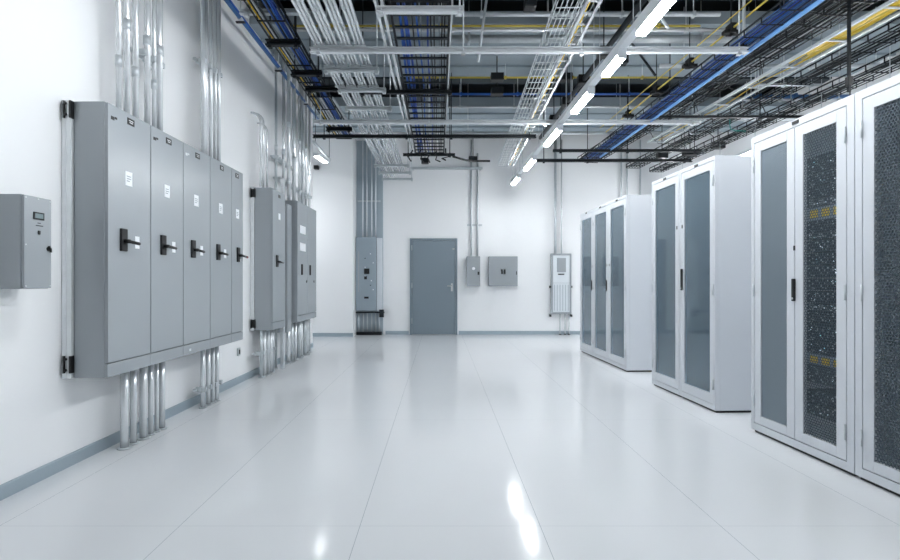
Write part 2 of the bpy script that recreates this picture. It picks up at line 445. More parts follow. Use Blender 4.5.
TOPZ = PZ - .005
g1 = [3.30, 3.385, 3.48, 3.615, 3.70, 3.77]
for i, y in enumerate(g1):
    riser(y, .15, CT + .004, TOPZ, (.017, .02, .02, .022, .016, .023)[i], '%s silver pipe from the near end rising from the five-door cabinet' % ORD[i].capitalize(), 'pipes above the five-door cabinet', coup=(3.05,) if i % 2 else (2.75,))
g2 = [4.45, 4.5, 4.585, 4.675, 4.75]
for i, y in enumerate(g2):
    riser(y, .15, CT + .004, TOPZ, (.024, .016, .018, .018, .018)[i], '%s pipe of the second bundle rising from the far half of the five-door cabinet' % ORD[i].capitalize(), 'second pipe bundle above the five-door cabinet')
def strapbar(y0, y1, z, label, d=.15):
    t = MB(); t.sweep([(-.015, 0), (.015, 0), (.015, .02), (-.015, .02)], wp(y0, d - .06, z), wp(y1, d - .06, z))
    o = tag(mid(t, 'pipe_strap', M_zinc2), label, 'bracket')
    n = max(2, int((y1 - y0) / .09))
    for k in range(n):
        yy = y0 + (k + .5) * (y1 - y0) / n
        q = MB(); q.box(-.02, .075, -.012, .012, -.012, .03); q.build('clamp', M_zinc2, o, wp(yy, d - .05, z) - o.location)
    q = MB(); q.tube([wp(y1, d - .06, z + .01) - o.location, wp(y1, 0.002, z + .01) - o.location], .008, 6); q.build('standoff', M_zinc2, o)
strapbar(3.5, 3.85, 2.93, 'galvanised strap across the pipes above the near half of the five-door cabinet')
strapbar(4.4, 4.82, 3.28, 'galvanised strap across the second pipe bundle over the five-door cabinet')
strapbar(4.4, 4.82, .17, 'galvanised strap across the lower pipes under the far half of the five-door cabinet')
strapbar(5.75, 6.3, .3, 'galvanised strap across the pipes under the single-door cabinet')
strapbar(6.5, 8.1, 2.63, 'long galvanised strap across the tall pipes above the two-door cabinet', .12)
strapbar(6.4, 7.2, 2.9, 'upper galvanised strap across the tall pipes beside the two-door cabinet', .12)
g3 = [3.375, 3.47, 3.585, 3.675, 3.75, 3.82]
for i, y in enumerate(g3):
    riser(y, .14, .001, CB - .003, (.026, .022, .026, .018, .016, .022)[i], '%s silver pipe from the near end between the five-door cabinet and the floor' % ORD[i].capitalize(), 'near pipes below the five-door cabinet', flange=True, coup=())
g4 = [4.46, 4.56, 4.65, 4.73]
for i, y in enumerate(g4):
    riser(y, .14, .001, CB - .003, .02, '%s pipe of the far bundle between the five-door cabinet and the floor' % ORD[i].capitalize(), 'far pipes below the five-door cabinet', flange=True)
for i, y in enumerate([5.86, 5.95, 6.06, 6.17, 6.26]):
    riser(y, .14, .001, C2B - .003, (.018, .03, .035, .03, .018)[i], '%s pipe from the near end under the single-door cabinet' % ORD[i].capitalize(), 'pipes below the single-door cabinet', m=M_zinc if i % 2 else M_zinc2, flange=True)
# goose-neck pipes above the single-door cabinet
for i, (y, z) in enumerate(((5.84, 3.3), (5.93, 3.32), (6.05, 3.24))):
    pts = [wp(y, .14, C2T + .004), wp(y, .14, z - .12)]
    for k in range(1, 7):
        a = k / 6 * PI / 2
        pts.append(wp(y, .14 - .12 * (1 - math.cos(a)), z - .12 + .12 * math.sin(a)))
    t = MB(); t.tube(pts, .014, 10)
    tag(mid(t, 'conduit_pipe', M_zinc), '%s goose-neck pipe bending into the wall above the single-door cabinet' % ('Nearest', 'Middle', 'Farthest')[i], 'pipe', 'goose-neck pipes')
# tall pipes between and above the far cabinets
tall = [(6.48, .018, .1, .001), (6.60, .024, .235, 2.4), (6.72, .02, .12, 2.305), (6.95, .024, .12, 2.39), (7.12, .028, .14, 2.39), (7.38, .02, .14, 2.39), (7.58, .028, .12, 2.39), (7.78, .02, .12, 2.39), (8.05, .02, .1, .001)]
for i, (y, r, d, z0) in enumerate(tall):
    riser(y, d, z0, TOPZ, r, '%s from the near end of the tall pipes by the two-door cabinet' % ORD[i].capitalize(), 'tall pipes by the two-door cabinet', m=M_zinc if i % 3 else M_zinc2, coup=(2.6, 3.4) if i % 2 else (3.05,), flange=z0 < .1)
for i, (y, r) in enumerate(((6.9, .03), (7.02, .045), (7.2, .03), (7.36, .045), (7.5, .03), (7.66, .04), (7.8, .03))):
    riser(y, .13, .001, .597, r, '%s pipe from the near end under the two-door cabinet' % ORD[i].capitalize(), 'pipes below the two-door cabinet', m=M_zinc2 if i % 2 else M_zinc, flange=True)
sp = MB(); sp.sweep([(0, 0), (.045, 0), (.045, .045), (.03, .045), (.03, .012), (.015, .012), (.015, .045), (0, .045)], wp(6.44, .22, .001), wp(6.44, .22, 2.6), up=(0, 1, 0))
tag(mid(sp, 'strut_post', M_zinc), 'bright slotted steel post standing on the floor between the single-door and two-door cabinets', 'post')
# marks and small boxes on the wall
ob = wallempty('wall_outlet', 5.52); tag(ob, 'small dark outlet low on the left wall before the single-door cabinet', 'outlet')
q = MB(); q.box(.001, .02, -.03, .03, .33, .42, .002); q.build('cover_plate', M_zinc2, ob)
q = MB(); q.box(.02, .024, -.012, .012, .35, .4); q.build('socket', M_black, ob)
ob = wallempty('wall_sensor', 5.0); tag(ob, 'tiny black sensor on the left wall under the end of the five-door cabinet', 'sensor')
q = MB(); q.box(.001, .016, -.02, .02, .43, .455, .003); q.build('body', M_black, ob)

# blue pipe high along the left wall
a, c = P(226, 0, 2.93), P(318, 119, 2.93)
dr = (c - a).normalized()
for i, (off, zz) in enumerate(((0, 0), (.06, .03))):
    q = MB(); s0 = a - dr * 4.5 + Vector((off, 0, zz)); q.tube([s0 + (c - s0) * t for t in (0, .3, .6, 1)], .021 if i == 0 else .012, 12)
    o = tag(mid(q, 'sprinkler_pipe', M_bluep if i == 0 else M_blue), ('thick blue pipe running high along the left wall', 'thin blue pipe beside the thick blue pipe high on the left wall')[i], 'pipe')
    if i == 0:
        for t in (.45, .6, .75, .9):
            p = s0 + (c - s0) * t - o.location
            coupling(o, p, .021, dr)
            q = MB(); q.tube([p, p + Vector((0, 0, .26))], .006, 6); q.build('hanger_rod', M_zinc2, o)
            q = MB(); q.box(-.05, .05, -.015, .015, -.045, -.033); q.build('hanger_clip', M_black, o, p)

# ------------------------------------------------------------------ back wall equipment
def bw(px, py, y=YB):
    return ((px - VX) / F * y, CAM + (VY - py) / F * y)
bx0, bx1 = XS + .012, (383 - VX) / F * (YB - .02)
bbm = MB(); bbm.box(bx0, bx1, YB - .03, YB - .001, .001, PZ - .02)
tag(mid(bbm, 'backing_board', mat('grey_board', rgb(168, 181, 190), .5)), 'tall grey backing board behind the control panel left of the door', 'board')
yp = YB - .16
x0, z1 = bw(355.5, 237, yp); x1, z0 = bw(376.5, 311, yp)
cp = empty('control_panel', ((x0 + x1) / 2, yp, (z0 + z1) / 2)); tag(cp, 'tall grey control panel with black switches left of the grey door', 'panel')
hw, hh = (x1 - x0) / 2, (z1 - z0) / 2
q = MB(); q.box(-hw, hw, .02, .128, -hh, hh, .004); q.build('body', M_cab2, cp)
q = MB(); q.box(-hw + .006, hw - .006, 0, .0195, -hh + .006, hh - .006, .003); d = q.build('door', mat('panel_door_grey', rgb(150, 163, 172), .4), cp)
q = MB(); q.box(-.04, .075, -.012, 0, .0, .12, .004); k = q.build('breaker_switch', M_black, d)
q = MB(); q.box(.0, .035, -.035, -.012, .045, .075, .003); q.build('toggle', M_dark, k)
q = MB(); q.box(-.04, .02, -.01, 0, -.12, -.05, .003); q.build('switch', M_black, d)
q = MB(); q.box(-.04, .06, -.01, 0, -.55, -.505, .003); q.build('latch', M_black, d)
for k in range(9):
    q = MB(); q.disc((random.choice((-.02, .1, .16, .12)), -.003, -.35 + k * .1), (0, 1, 0), .012, .006, 10); q.build('indicator', (M_sticker, M_black, M_sticker)[k % 3], d)
q = MB(); q.box(-.17, -.155, -.004, 0, -.4, .5); q.build('hinge_strip', M_zinc, d)
q = MB(); q.box(hw + .003, hw + .12, .04, .128, -hh, hh - .02, .003); q.build('side_duct', mat('pale_duct', rgb(214, 220, 225), .4), cp)
q = MB(); q.box(-hw, hw + .17, .03, .07, -hh - .05, -hh - .02); q.box(hw + .06, hw + .16, .0, .07, -hh - .14, -hh + .03); q.build('mounting_bracket', M_dark, cp)
for i, px in enumerate((362.5, 366.5, 371.5, 375.5)):
    x = (px - VX) / F * (YB - .12)
    q = MB(); q.tube([(x, YB - .08, z1 + .003), (x, YB - .08, 3.2), (x, YB - .08, PZ - .005)], .014, 8)
    o = tag(mid(q, 'conduit_pipe', M_white), '%s thin pipe from the left rising from the control panel by the door' % ORD[i].capitalize(), 'pipe', 'pipes above the control panel')
for i, px in enumerate((358.5, 363, 367, 371.5, 375.5, 379)):
    x = (px - VX) / F * (YB - .12)
    q = MB(); q.tube([(x, YB - .08, .07), (x, YB - .08, z0 - .06)], .016, 8)
    tag(mid(q, 'conduit_pipe', M_zinc2), '%s pipe from the left under the control panel by the door' % ORD[i].capitalize(), 'pipe', 'pipes below the control panel')
q = MB(); q.box(bx0 + .01, bx1 - .02, YB - .15, YB - .032, .001, .068, .004); tag(mid(q, 'cable_trough', M_dark), 'low dark cable trough on the floor below the control panel', 'trough')
for i, (za, lab) in enumerate(((3.0, 'galvanised strap across the thin pipes over the control panel'),)):
    q = MB(); q.box(bx0 + .02, bx1 - .06, YB - .066, YB - .036, za, za + .03); o = tag(mid(q, 'pipe_strap', M_zinc2), lab, 'bracket')

def wallbox(name, px0, py0, px1, py1, depth, label, cat):
    y = YB - depth
    xa, zb = bw(px0, py0, y); xb, za = bw(px1, py1, y)
    e = empty(name, ((xa + xb) / 2, YB, (za + zb) / 2)); tag(e, label, cat)
    w, h = (xb - xa) / 2, (zb - za) / 2
    q = MB(); q.box(-w, w, -depth + .021, -.001, -h, h, .004); q.build('body', M_cab2, e)
    q = MB(); q.box(-w - .004, w + .004, -depth, -depth + .02, -h - .004, h + .004, .004); c = q.build('cover', M_cab, e)
    return e, c, w, h, za, zb
e, c, w, h, za, zb = wallbox('junction_box', 467, 256.5, 480, 286, .2, 'small upright grey box right of the door with two pipes above', 'box')
q = MB(); q.disc((0, -.205, .06), (0, 1, 0), .035, .01, 14); q.build('indicator', M_sticker, c)
q = MB(); q.box(.09, .13, -.225, -.2, -.08, -.01, .003); q.build('latch', M_black, c)
q = MB(); q.box(-.01, .01, -.206, -.2, .03, .05); q.build('keyhole', M_black, c)
sbx = zb
e, c, w, h, _, _ = wallbox('junction_box', 489, 256.5, 517.5, 286, .16, 'wide square grey box with two black latches on the far wall', 'box')
for dx in (-.045, .02):
    q = MB(); q.box(dx - .004, dx + .03, -.18, -.16, -.06, .04, .003); q.build('latch', M_black, c)
q = MB(); q.box(w - .03, w - .012, -.166, -.16, -.08, .0); q.build('hinge', M_dark, c)
for i, px in enumerate((471.3, 477.5)):
    x = (px - VX) / F * (YB - .06)
    q = MB(); q.tube([(x, YB - .05, sbx + .01), (x, YB - .05, 2.7), (x, YB - .05, PZ - .005 - i * .3)], .02, 8)
    tag(mid(q, 'conduit_pipe', M_zinc2), ('left pipe rising from the small upright box beside the door', 'right pipe rising from the small upright box beside the door')[i], 'pipe')
q = MB(); xa, zz = bw(467, 226); xb, _ = bw(482, 226); q.box(xa, xb, YB - .028, YB - .004, zz, zz + .035)
q = tag(mid(q, 'pipe_strap', M_zinc2), 'galvanised strap across the two pipes over the small upright box', 'bracket')
q = MB(); xa, zz = bw(411, 170.5); xb, _ = bw(482, 170.5); q.box(xa, xb, YB - .14, YB - .09, zz, zz + .05)
o = tag(mid(q, 'strut_channel', M_zinc2), 'horizontal steel channel on the far wall above the door', 'channel')
for xx in (xa + .05, xb - .05):
    q = MB(); q.box(xx - .025, xx + .025, YB - .09, YB - .001, zz, zz + .045); q.build('standoff', M_zinc2, o, -o.location)

# louvred panel at the right of the far wall
yp = YB - .14
x0, z1 = bw(551.5, 253.5, yp); x1, z0 = bw(571.5, 314, yp)
lp = empty('louvred_panel', ((x0 + x1) / 2, YB, (z0 + z1) / 2)); tag(lp, 'pale upright electrical panel with a ribbed lower door on the far wall', 'panel')
w, h = (x1 - x0) / 2, (z1 - z0) / 2
q = MB(); q.box(-w, w, -.12, -.02, -h, h, .004); q.build('body', M_cab2, lp)
q = MB(); q.box(-w, -w + .035, -.14, -.12, -h, h); q.box(w - .035, w, -.14, -.12, -h, h); q.box(-w + .035, w - .035, -.14, -.12, h - .04, h); q.box(-w + .035, w - .035, -.14, -.12, -h, -h + .04); q.build('frame', M_cab, lp)
M_lt = mat('pale_panel', rgb(218, 224, 228), .4)
q = MB(); q.box(-w + .037, w - .037, -.132, -.1205, .02, h - .042, .002); d = q.build('upper_door', M_lt, lp)
q = MB(); q.box(-.1, .1, -.136, -.132, .26, h - .1); q.box(-.07, .07, -.14, -.136, .29, h - .13); q.build('cover_plate', M_cab, d)
q = MB(); q.box(-.08, .06, -.15, -.132, .2, .225, .003); q.build('latch', M_dark, d)
q = MB(); q.box(-w + .037, w - .037, -.128, -.1205, -h + .042, .015, .002); d = q.build('lower_door', M_lt, lp)
for k in range(6):
    xx = -w + .07 + k * (2 * w - .14) / 5
    q = MB(); q.box(xx - .012, xx + .012, -.136, -.128, -h + .07, -.02, .003); q.build('rib', mat('rib_grey', rgb(182, 190, 196), .4), d)
for sx in (-1, 1):
    for z in (-.07, -h - .04):
        q = MB(); q.box(sx * (w + .012) - .011, sx * (w + .012) + .011, -.13, -.001, z - .025, z + .025); q.build('mounting_bracket', M_dark, lp)
for i, (px, r) in enumerate(((555.3, .03), (561.5, .016))):
    x = (px - VX) / F * (YB - .07)
    q = MB(); q.tube([(x, YB - .07, z1 + .003), (x, YB - .07, 2.6), (x, YB - .07, PZ - .005)], r, 10)
    tag(mid(q, 'conduit_pipe', (M_dark, M_zinc)[i] if False else (M_zinc2, M_zinc)[i]), ('thick pipe rising from the ribbed pale panel on the far wall', 'thin pipe rising from the ribbed pale panel on the far wall')[i], 'pipe')
for i, px in enumerate((560, 565, 569)):
    x = (px - VX) / F * (YB - .07)
    q = MB(); q.tube([(x, YB - .07, .001), (x, YB - .07, z0 - .003)], .014, 8)
    o = tag(mid(q, 'conduit_pipe', M_zinc), '%s pipe between the ribbed pale panel and the floor' % ('left', 'middle', 'right')[i], 'pipe', 'pipes below the pale panel')
    q = MB(); q.disc((0, 0, .012 - o.location.z), (0, 0, 1), .03, .012, 10); q.build('floor_flange', M_dark, o)
for i, px in enumerate((621.5, 627.3, 640.5)):
    x = (px - VX) / F * (YB - .06)
    z0_ = (1.4, 1.4, 3.1)[i]
    q = MB(); q.tube([(x, YB - .05, z0_), (x, YB - .05, 3.4), (x, YB - .05, PZ - .005)], .018, 8)
    tag(mid(q, 'conduit_pipe', M_zinc2), '%s thin pipe on the far wall above the farthest white racks' % ('left', 'middle', 'right')[i], 'pipe')
# small sensor in the alcove
x, z = bw(317, 168, YBL); q = MB(); q.box(x - .05, x + .05, YBL - .1, YBL - .001, z - .04, z + .04, .01)
tag(mid(q, 'wall_sensor', M_black), 'small black sensor high on the far wall left of the control panel', 'sensor')

# ------------------------------------------------------------------ light fittings
def lamp(p0, p1, label, w=.068, m=None, hang=False, deep=.03):
    p0, p1 = Vector(p0), Vector(p1)
    c = (p0 + p1) / 2; d = p1 - p0; L = d.length
    e = empty('linear_lamp', c, math.atan2(d.y, d.x) - PI / 2); tag(e, label, 'lamp', 'ceiling lamps')
    q = MB(); q.box(-w / 2 - .006, w / 2 + .006, -L / 2, L / 2, .006, .0545, .003); q.build('housing', M_white, e)
    if hang:
        for s in (-1, 1):
            q = MB(); q.tube([(0, s * L * .4, .0545), (0, s * L * .4, PZ - c.z - .003)], .004, 5); q.build('suspension_wire', M_zinc2, e)
    q = MB(); q.box(-w / 2, w / 2, -L / 2 + .004, L / 2 - .004, -deep, .005, min(.004, deep / 3)); q.build('diffuser', m or M_lamp, e)
    for s in (-1, 1):
        q = MB(); q.box(-w / 2 - .006, w / 2 + .006, s * L / 2 - .006, s * L / 2 + .006, -deep, .052); q.build('end_cap', M_white, e)
    return e
LH = 2.05
def lx(y):                        # centre line of the right-hand lamp row
    return 1.655 - 0.02 * (y - 3.9)
segs = [(4.254, 4.652), (5.074, 5.674), (6.289, 7.038), (7.846, 8.572), (9.22, 9.872)]
names = ['second', 'third', 'fourth', 'fifth', 'last and farthest']
lamp((lx(3.1), 3.1, CAM + LH), (lx(3.876), 3.876, CAM + LH), 'largest and nearest bright lamp of the row, cut by the top edge', m=M_lamp4)
for (a, b_), n in zip(segs, names):
    lamp((lx(a), a, CAM + LH), (lx(b_), b_, CAM + LH), '%s bright lamp of the right-hand ceiling row, counted from the nearest' % n, m=M_lamp3 if a > 7.5 else None)
for i, y in enumerate((1.95,)):  # unseen lamp added to extend the row and light the near end
    lamp((lx(3.1), y, CAM + LH), (lx(3.1), y + .8, CAM + LH), 'unseen lamp added to carry the right row on overhead', m=M_lamp4)
for i, y in enumerate((-1.5, .6, 2.7, 4.8, 6.9, 9.0)):  # unseen lamps added to light the ceiling and the racks from behind
    lamp((4.7, y, CAM + LH - .1), (4.7, y + 1.1, CAM + LH - .1), '%s added unseen fill lamp over the aisle behind the white racks' % ORD[i], hang=True, m=M_lamp3)
for i, y in enumerate((2.35,)):  # unseen lamp added to brighten the near left wall
    lamp((-.9, y, CAM + LH), (-.9, y + .85, CAM + LH), 'unseen fill lamp added overhead in front of the five-door cabinet', hang=True, m=M_lamp4)
q = MB(); q.sweep([(-.04, 0), (.04, 0), (.045, .05), (-.045, .05)], (lx(2.0), 2.0, CAM + LH + .055), (lx(9.95), 9.95, CAM + LH + .055))
tr = tag(mid(q, 'lamp_rail', M_white), 'long pale rail carrying the right-hand row of ceiling lamps', 'rail')
for y in (3.95, 4.9, 5.9, 7.4, 9.0, 9.8):
    for s in (-1, 1):
        q = MB(); q.tube([(lx(y) + s * .03, y, CAM + LH + .105), (lx(y) + s * .03, y, PZ - .004)], .004, 5); q.build('suspension_wire', M_zinc2, tr, -tr.location)
lamp((-3.2, 9.1, CAM + 1.9), (-3.2, 9.6, CAM + 1.9), 'unseen fill lamp added in the recess beyond the end of the left wall', hang=True, m=M_lamp3)  # hidden lamp added to brighten the recess wall
# lamp over the far left cabinets
a, b_ = P(313.5, 146, LH), P(330, 164, LH)
q = MB(); q.sweep([(-.018, 0), (.018, 0), (.018, .03), (-.018, .03)], a + Vector((0, 0, .055)), b_ + Vector((0, 0, .055)))
tr = tag(mid(q, 'lamp_rail', M_zinc2), 'short lamp rail hanging beside the far end of the left wall', 'rail')
for t in (.1, .95):
    p = a + (b_ - a) * t
    q = MB(); q.tube([p + Vector((0, 0, .1)), Vector((p.x, p.y, PZ - .004))], .005, 5); q.build('suspension_wire', M_dark, tr, -tr.location)
lamp(P(315.8, 155.7, LH), P(325.3, 162.6, LH), 'small single bright lamp beside the far end of the left wall', .075, m=M_lamp2, deep=.006)

# ------------------------------------------------------------------ overhead trapeze hangers, trays, pipes
CH = [(-.02, 0), (.02, 0), (.02, .010), (-.014, .010), (-.014, .037), (.02, .037), (.02, .045), (-.02, .045)]
def trapeze(y, xa, xb, h, m, label, rods=(0.04, .96), prof=1.0, top=None):
    z = CAM + h
    e = empty('trapeze_hanger', ((xa + xb) / 2, y, z)); tag(e, label, 'hanger', 'overhead hangers')
    L = (xb - xa) / 2
    q = MB(); q.sweep([(p * prof, r * prof) for p, r in CH], (-L, 0, 0), (L, 0, 0)); ch = q.build('channel', m, e)
    for t in rods:
        x = -L + 2 * L * t
        q = MB(); q.tube([(x, 0, -.015), (x, 0, (top or CEIL) - z - .004)], .007, 6); r = q.build('threaded_rod', M_zinc2 if m is not M_dark else M_dark, e)
        q = MB(); q.box(x - .018, x + .018, -.02, .02, -.02, -.003); q.build('washer_plate', m, r)
        q = MB(); q.disc((x, 0, .05), (0, 0, 1), .015, .01, 6); q.build('nut', m, r)
    return e
def hx(px, py, h): return (px - VX) / F * (F * h / (VY - py))
def trap(px0, px1, py, h, m, label, **k):
    y = F * h / (VY - py)
    return trapeze(y, (px0 - VX) / F * y, (px1 - VX) / F * y, h, m, label, **k)
HS = 2.2
trap(310, 748, 53, HS, M_zinc, 'long bright steel channel crossing the room in front, carrying trays and white conduits', rods=(.02, .35, .62, .98), prof=1.15)
trap(376, 464, 13, HS, M_zinc, 'short bright channel under the middle tray, at the top edge', rods=(.06, .95), prof=1.1)
trap(324, 379, 72, HS, M_zinc2, 'first short grey channel under the white conduit bank')
trap(338, 386, 92, HS, M_zinc2, 'second short grey channel under the white conduit bank')
trap(345, 392, 110, HS, M_zinc2, 'third short grey channel under the white conduit bank')
trap(313, 700, 124, HS, M_zinc, 'long grey channel crossing the room behind the front one', rods=(.02, .3, .6, .98), prof=1.2)
trap(313, 536, 138, HS, M_dark, 'black channel crossing behind the two long steel channels', rods=(.05, .42, .62, .97), prof=1.1)
trap(403, 455, 156, HS, M_dark, 'small black channel at the far end of the middle tray', rods=(.1, .9))
trap(360, 452, 94, HS, M_dark, 'black channel under the middle cable tray', rods=(.03, .97), prof=.95)
trap(553, 702, 152, HS, M_dark, 'upper black channel over the farthest white racks', rods=(.05, .5, .95))
trap(536, 692, 162, HS, M_dark, 'lowest black channel crossing over the farthest white racks', rods=(.05, .33, .95), prof=1.2)
trap(660, 860, 118, HS, M_dark, 'dark channel crossing above the middle white racks', rods=(.05, .5, .95), prof=.7)
for i, (xa, xb, y) in enumerate(((266, 300, 46), (291, 322, 76), (305, 346, 91.5), (326, 352, 131))):
    trap(xa, xb, y, 2.36, M_dark, '%s thick black bar from the front under the tray near the left wall' % ORD[i].capitalize(), prof=1.35, rods=(.12, .88))
trap(240, 310, 14.5, 2.5, M_zinc2, 'grey channel under the left tray at the top edge', rods=(.1, .9))

def frame_of(a, b):
    d = (b - a); L = d.length
    return math.atan2(d.y, d.x) - PI / 2, L

def ladder_tray(a, b, w, m, label, step=.25, side=.06, rung=.012, dense=0):
    """a, b: centre line, bottom; local y runs from a to b"""
    rz, L = frame_of(a, b)
    e = empty('cable_ladder', a, rz); tag(e, label, 'tray')
    for s in (-1, 1):
        x = s * w / 2
        q = MB(); q.box(x - .006, x + .006, 0, L, 0, side); q.box(x - (.016 if s > 0 else 0), x + (0 if s > 0 else .016), 0, L, 0, .006); q.build('side_rail', m, e)
    n = min(95, int(L / step))
    for k in range(n + 1):
        y = .02 + k * (L - .04) / n
        q = MB(); q.box(-w / 2 + .006, w / 2 - .006, y - rung, y + rung, .006, .02); q.build('rung', m, e)
    return e

def basket_tray(a, b, w, m, label, step=.1, side=.05, n_long=5, wire=.003):
    rz, L = frame_of(a, b)
    e = empty('wire_basket_tray', a, rz); tag(e, label, 'tray')
    q = MB()
    for k in range(n_long + 1):
        x = -w / 2 + w * k / n_long
        q.box(x - wire, x + wire, 0, L, -wire, wire)
    n = int(L / step)
    for k in range(n + 1):
        y = k * L / n
        q.box(-w / 2, w / 2, y - wire, y + wire, -3 * wire, -wire)
        for s in (-1, 1): q.box(s * w / 2 - wire, s * w / 2 + wire, y - wire, y + wire, -wire, side)
    q.build('wire_mesh', m, e)
    for s in (-1, 1):
        q = MB(); q.box(s * w / 2 - wire * 1.6, s * w / 2 + wire * 1.6, 0, L, side, side + wire * 3); q.build('top_wire', m, e)
    return e

def cable(a, b, off, z, r, m, label, group, amp=.012, n=26):
    d = (b - a); L = d.length; d.normalize(); sd = Vector((d.y, -d.x, 0))
    ph = random.random() * 9; pts = []
    for k in range(n + 1):
        t = k / n
        pts.append(a + d * (L * t) + sd * (off + amp * math.sin(ph + t * 11)) + Vector((0, 0, z + amp * .35 * math.sin(ph * 2 + t * 17) + amp * .35)))
    q = MB(); q.tube(pts, r, 6)
    return tag(mid(q, 'data_cable', m), label, 'cable', group)

def line(p0, p1, h, ext=0.0):
    a, b = P(*p0, h), P(*p1, h)
    if ext: a = a - (b - a).normalized() * ext
    return a, b

# white conduit bank (12 pipes in four groups)
HB = HS + .07
yb = F * HB / VY
XL, XRR = (289.5 - VX) / F * yb, (354 - VX) / F * yb
pw = (XRR - XL) / 4
for g in range(4):
    for k in range(3):
        x = XL + g * pw + (k + .5) * pw * .80 / 3
        r = pw * .80 / 6 * .88
        ye = 10.45 - .25 * g
        q = MB(); q.tube([(x, 2.6, CAM + HB + r), (x, 5, CAM + HB + r), (x, 8, CAM + HB + r), (x, ye, CAM + HB + r)], r, 10)
        o = tag(mid(q, 'conduit_pipe', M_cond), '%s of the twelve bright overhead conduits from the left' % ORD[g * 3 + k].capitalize(), 'pipe', 'white conduit bank')
        coupling(o, Vector((x, 3.6 + .3 * ((g * 5 + k * 3) % 7), CAM + HB + r)) - o.location, r * .98, (0, 1, 0))
for i, y in enumerate((9.0, 9.6, 10.2)):
    trapeze(y, XL - .05, XRR + .1, HS, M_zinc2, '%s of three channels under the far end of the white conduits' % ORD[i].capitalize(), rods=(.03, .97))
for py in (53, 72, 92, 124):
    y = F * HS / (VY - py)
    q = MB()
    for g in range(4):
        xx = XL + g * pw
        q.box(xx - .004, xx + pw * .86, y - .018, y + .018, HB + CAM - .012, HB + CAM - .001)
    o = tag(mid(q, 'conduit_clamp', M_zinc2), 'row of steel clamps under the white conduits, %s from the front' % {53: 'first', 72: 'second', 92: 'third', 124: 'fourth'}[py], 'clamp')

# left tray by the wall with blue and yellow cables
a, b_ = line((259, 0), (344, 138), 2.44, 1.5)
basket_tray(a, b_, .26, M_dark, 'black basket tray full of blue and yellow cables along the left wall', step=.45, n_long=3, wire=.006)
for i in range(5):
    cable(a, b_, .03 + i * .02, .012 + .01 * (i % 2), .012, (M_blue, M_navy)[i % 2], '%s blue cable in the black tray along the left wall' % ORD[i].capitalize(), 'blue cables in the left tray')
for i in range(3):
    cable(a, b_, -.1 + i * .035, .012, .007, (M_yel, M_white, M_grc)[i], '%s cable on the wall side of the black left tray' % ('Yellow', 'White', 'Grey')[i], None, amp=.02)
a2, b2 = line((324, 98), (351, 138), 2.5)
for i in range(5):
    o = Vector((-.1 + .055 * i, 0, 0)); q = MB(); q.tube([a2 + o, (a2 + b2) / 2 + o, b2 + o], .018, 8)
    tag(mid(q, 'conduit_pipe', M_white), '%s from the wall of the pale pipes at the far end of the left tray' % ORD[i].capitalize(), 'pipe', 'pale pipes over the left tray')

# middle tray: bright ladder rails, dark rungs, blue cables
HM = HS + .05
ym0 = F * HM / VY; ym1 = F * HM / (VY - 154)
xm0, xm1 = (375 - VX) / F * ym0, (450 - VX) / F * ym0
xm0b, xm1b = (412 - VX) / F * ym1, (444 - VX) / F * ym1
z = CAM + HM
rail = tag(empty('cable_ladder', (xm0, 2.6, z)), 'double bright steel rail along the left edge of the middle tray', 'rail')
for dx in (0, .055):
    q = MB(); q.sweep([(-.012, 0), (.012, 0), (.012, .05), (-.012, .05)], (dx - .01, 0, 0), (dx + (xm0b - xm0), ym1 - 2.6, 0)); q.build('side_rail', M_zinc, rail)
am = Vector(((xm0 + xm1) / 2 + .06, 2.6, z)); bm_ = Vector(((xm0b + xm1b) / 2 + .03, ym1, z))
mt = ladder_tray(am, bm_, .50, M_dark, 'wide black ladder tray with blue cables over the middle of the room', step=.19, side=.05, rung=.014)
q = MB(); q.sweep([(-.008, 0), (.008, 0), (.008, .06), (-.008, .06)], (0.262, 0, 0), (.262, ym1 - 2.6, 0)); q.build('outer_rail', M_zinc, mt)
for i, off in enumerate((-.19, -.17, -.15, -.13, -.03, .06)):
    cable(am, bm_, off, .034, .012 if i < 4 else .009, (M_blue, M_navy, M_blue, M_navy, M_blue, M_navy)[i], '%s blue cable from the left in the middle ladder tray' % ORD[i].capitalize(), 'blue cables in the middle tray', amp=.012)
for i, off in enumerate((-.07, .0, .09, .12, .16, .19, .215)):
    cable(am, bm_, off, .03, .007, (M_black, M_grc, M_black)[i % 3], '%s dark cable from the left in the middle ladder tray' % ORD[i].capitalize(), 'dark cables in the middle tray', amp=.008)
# tangle below the tray's far end
for i in range(5):
    p = P(412 + i * 8, 150, HM) ; q = MB()
    pts = [p + Vector((random.uniform(-.08, .08), random.uniform(-.1, .1), -.0 - .05 * k)) for k in range(5)]
    q.tube(pts, .012, 6); tag(mid(q, 'data_cable', M_black), '%s short black cable end drooping from the far end of the middle tray' % ORD[i].capitalize(), 'cable', 'drooping cable ends')

# pale double tray right of the middle
a, b_ = line((571, 0), (503, 166), HS + .06, 1.2)
basket_tray(a, b_, .2, M_zinc2, 'pale wire basket tray left of the ceiling lamps', step=.16, n_long=5, wire=.0032)
a, b_ = line((595, 0), (511, 166), HS + .06, 1.2)
ladder_tray(a, b_, .115, M_zinc, 'narrow white ladder tray between the wire basket and the ceiling lamps', step=.17, side=.035, rung=.005)
for i in range(2):
    cable(a, b_, -.02 + .04 * i, .026, .006, (M_yel, M_grc)[i], '%s cable lying in the narrow white ladder tray' % ('yellow', 'grey')[i], None, amp=.006)

